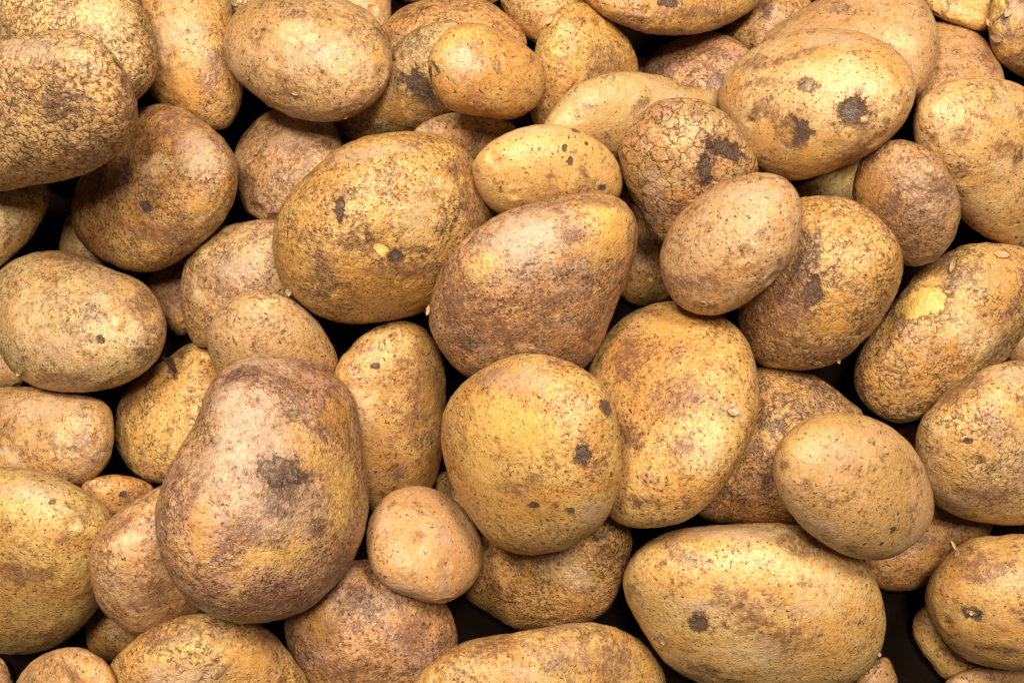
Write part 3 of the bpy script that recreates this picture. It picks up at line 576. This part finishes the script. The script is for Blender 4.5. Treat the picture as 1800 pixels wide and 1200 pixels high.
def build_flake(e, root, px, py, wx, wy, ang, seed):
    r = random.Random(seed); n = 9
    rows = []
    ca, sa = math.cos(ang), math.sin(ang)
    for k in (0, 1):
        for a in range(n):
            for b in range(5):
                s = a/(n-1)*2-1; q = b/4*2-1
                wid = max(0.12, (1-abs(s)**2.2))*(0.85+0.3*r.random() if k == 0 else 1)
                X = s*wx*0.5 if wx > wy else q*wx*0.5*wid
                Y = q*wy*0.5*wid if wx > wy else s*wy*0.5
                U, V = X*ca-Y*sa, X*sa+Y*ca
                curl = 0.30*min(wx, wy)*(q*q)+0.22*max(wx, wy)*max(0, s)**2
                rows.append((px+U, py+V, curl+(0.8 if k == 0 else 0.1)+r.uniform(-.5, .5)))
    vs = [surf(e, x, y, l) for x, y, l in rows]
    fs = []; m = n*5
    for a in range(n-1):
        for b in range(4):
            i = a*5+b
            fs.append((i, i+1, i+6, i+5)); fs.append((m+i, m+i+5, m+i+6, m+i+1))
    for a in range(n-1):
        fs.append((a*5, a*5+5, m+a*5+5, m+a*5)); fs.append((a*5+4, m+a*5+4, m+a*5+9, a*5+9))
    for b in range(4):
        fs.append((b, m+b, m+b+1, b+1)); i = (n-1)*5+b; fs.append((i, i+1, m+i+1, m+i))
    O = np.array(root.location)
    nm = {(63, 2): 'eye_bud', (54, 0): 'skin_curl', (68, 0): 'skin_splinter', (51, 0): 'torn_skin', (51, 2): 'torn_skin'}.get((e['key'], seed % 310), 'skin_flake')
    ob = mesh_obj(nm, [np.array(q)-O for q in vs], fs, DRIED if nm == 'skin_splinter' else FLAKE, root)
    return ob

def build(e, idx):
    rs = np.random.RandomState(1000+idx)
    th = np.arange(NTH)/NTH*2*np.pi
    ph = (np.pi/2)-(np.arange(1, NPH+1)/(NPH+1))*np.pi
    TH, PH = np.meshgrid(th, ph)
    TH = np.r_[0, TH.ravel(), 0]; PH = np.r_[np.pi/2, PH.ravel(), -np.pi/2]
    R = r_of(e, TH); R[0] = R[-1] = e['minor']
    cp = np.cos(PH)
    u = R*cp*np.cos(TH); v = R*cp*np.sin(TH)
    w0 = e['h']*np.sin(PH)
    # broad lumps, dimples and fine unevenness (all in pixels of the photo, i.e. about 0.25 mm each)
    q = np.stack([u, v, w0], -1); s = e['minor']
    amp = (0.15+0.85*np.abs(np.sin(PH)))
    lump = 0.022*s*vnoise(q/(0.85*s)+rs.uniform(0, 90, 3), idx) + 0.014*s*vnoise(q/(0.38*s)+rs.uniform(0, 90, 3), idx+50)
    fine = 1.25*vnoise(q/15.0+rs.uniform(0, 90, 3), idx+9)+0.75*vnoise(q/6.5+rs.uniform(0, 90, 3), idx+19)
    fine *= 0.45+0.75*min(1, e['crack']+e['dirt']*0.4)
    disp = lump*amp+fine
    eyes = []
    for _ in range(rs.randint(4, 8)):        # shallow eyes
        a = rs.uniform(0, 2*np.pi); b = math.asin(rs.uniform(-1, 1))
        c = np.array([r_of(e, a)*math.cos(b)*math.cos(a), r_of(e, a)*math.cos(b)*math.sin(a), e['h']*math.sin(b)])
        rad = rs.uniform(9, 16)*min(1, s/110)
        D2 = ((q-c)**2).sum(1)/rad**2
        disp += -2.8*np.exp(-D2)+1.5*np.exp(-((np.sqrt(D2)-1.5)**2)*3)
        if c[2] > 0.25*e['h'] and len(eyes) < 2 and s > 60: eyes.append((e['cx']+c[0], e['cy']+c[1], rad*0.45, rad*0.22, a, 'dark'))
    for (px, py, rad, hgt) in e['bumps']:
        D2 = ((u-(px-e['cx']))**2+(v-(py-e['cy']))**2)/rad**2
        disp += np.where(w0 > 0, hgt*0.26*min(rad, 16)*np.exp(-D2), 0)
    nrm = np.stack([u/R**2, v/R**2, w0/e['h']**2], -1); nrm /= np.linalg.norm(nrm, axis=1)[:, None]
    u = u+disp*nrm[:, 0]; v = v+disp*nrm[:, 1]; w = w0+disp*nrm[:, 2]
    w = w+e['sa']*u+e['sb']*v
    pts = place(e, u, v, w)
    O = place(e, 0, 0, 0)
    loc = pts-O
    def S3(px, py): return tuple(float(x) for x in (surf(e, px, py)-O))
    m1 = K*e['d']
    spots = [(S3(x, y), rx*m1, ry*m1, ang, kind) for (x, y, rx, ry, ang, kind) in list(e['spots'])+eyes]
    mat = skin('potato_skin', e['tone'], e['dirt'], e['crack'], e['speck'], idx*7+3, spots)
    me = bpy.data.meshes.new('potato')
    me.from_pydata([tuple(q) for q in loc.tolist()], [], FACES)
    me.polygons.foreach_set('use_smooth', [True]*len(me.polygons)); me.materials.append(mat); me.update()
    ob = bpy.data.objects.new('potato', me); ob.location = tuple(float(x) for x in O); link(ob)
    ob['label'] = e['label']; ob['category'] = 'potato'; ob['group'] = 'potatoes of the hidden bottom layer' if e.get('low') else 'potatoes heaped in the pile'
    for n, f in enumerate(e['flakes']): build_flake(e, ob, *f, seed=310*idx+n)
    return ob

# ---------------------------------------------------------------- the bin floor the pile lies on
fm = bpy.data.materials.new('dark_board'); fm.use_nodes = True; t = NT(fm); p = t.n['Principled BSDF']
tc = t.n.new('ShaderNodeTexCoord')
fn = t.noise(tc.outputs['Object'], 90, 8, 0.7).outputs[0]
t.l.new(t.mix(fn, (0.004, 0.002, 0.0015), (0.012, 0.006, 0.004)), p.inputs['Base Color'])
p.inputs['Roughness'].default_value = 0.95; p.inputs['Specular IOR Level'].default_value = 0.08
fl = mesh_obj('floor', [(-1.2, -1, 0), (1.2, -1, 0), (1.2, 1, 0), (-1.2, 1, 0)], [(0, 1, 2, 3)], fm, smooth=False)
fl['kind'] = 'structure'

for e in D: build(e, e['i'])
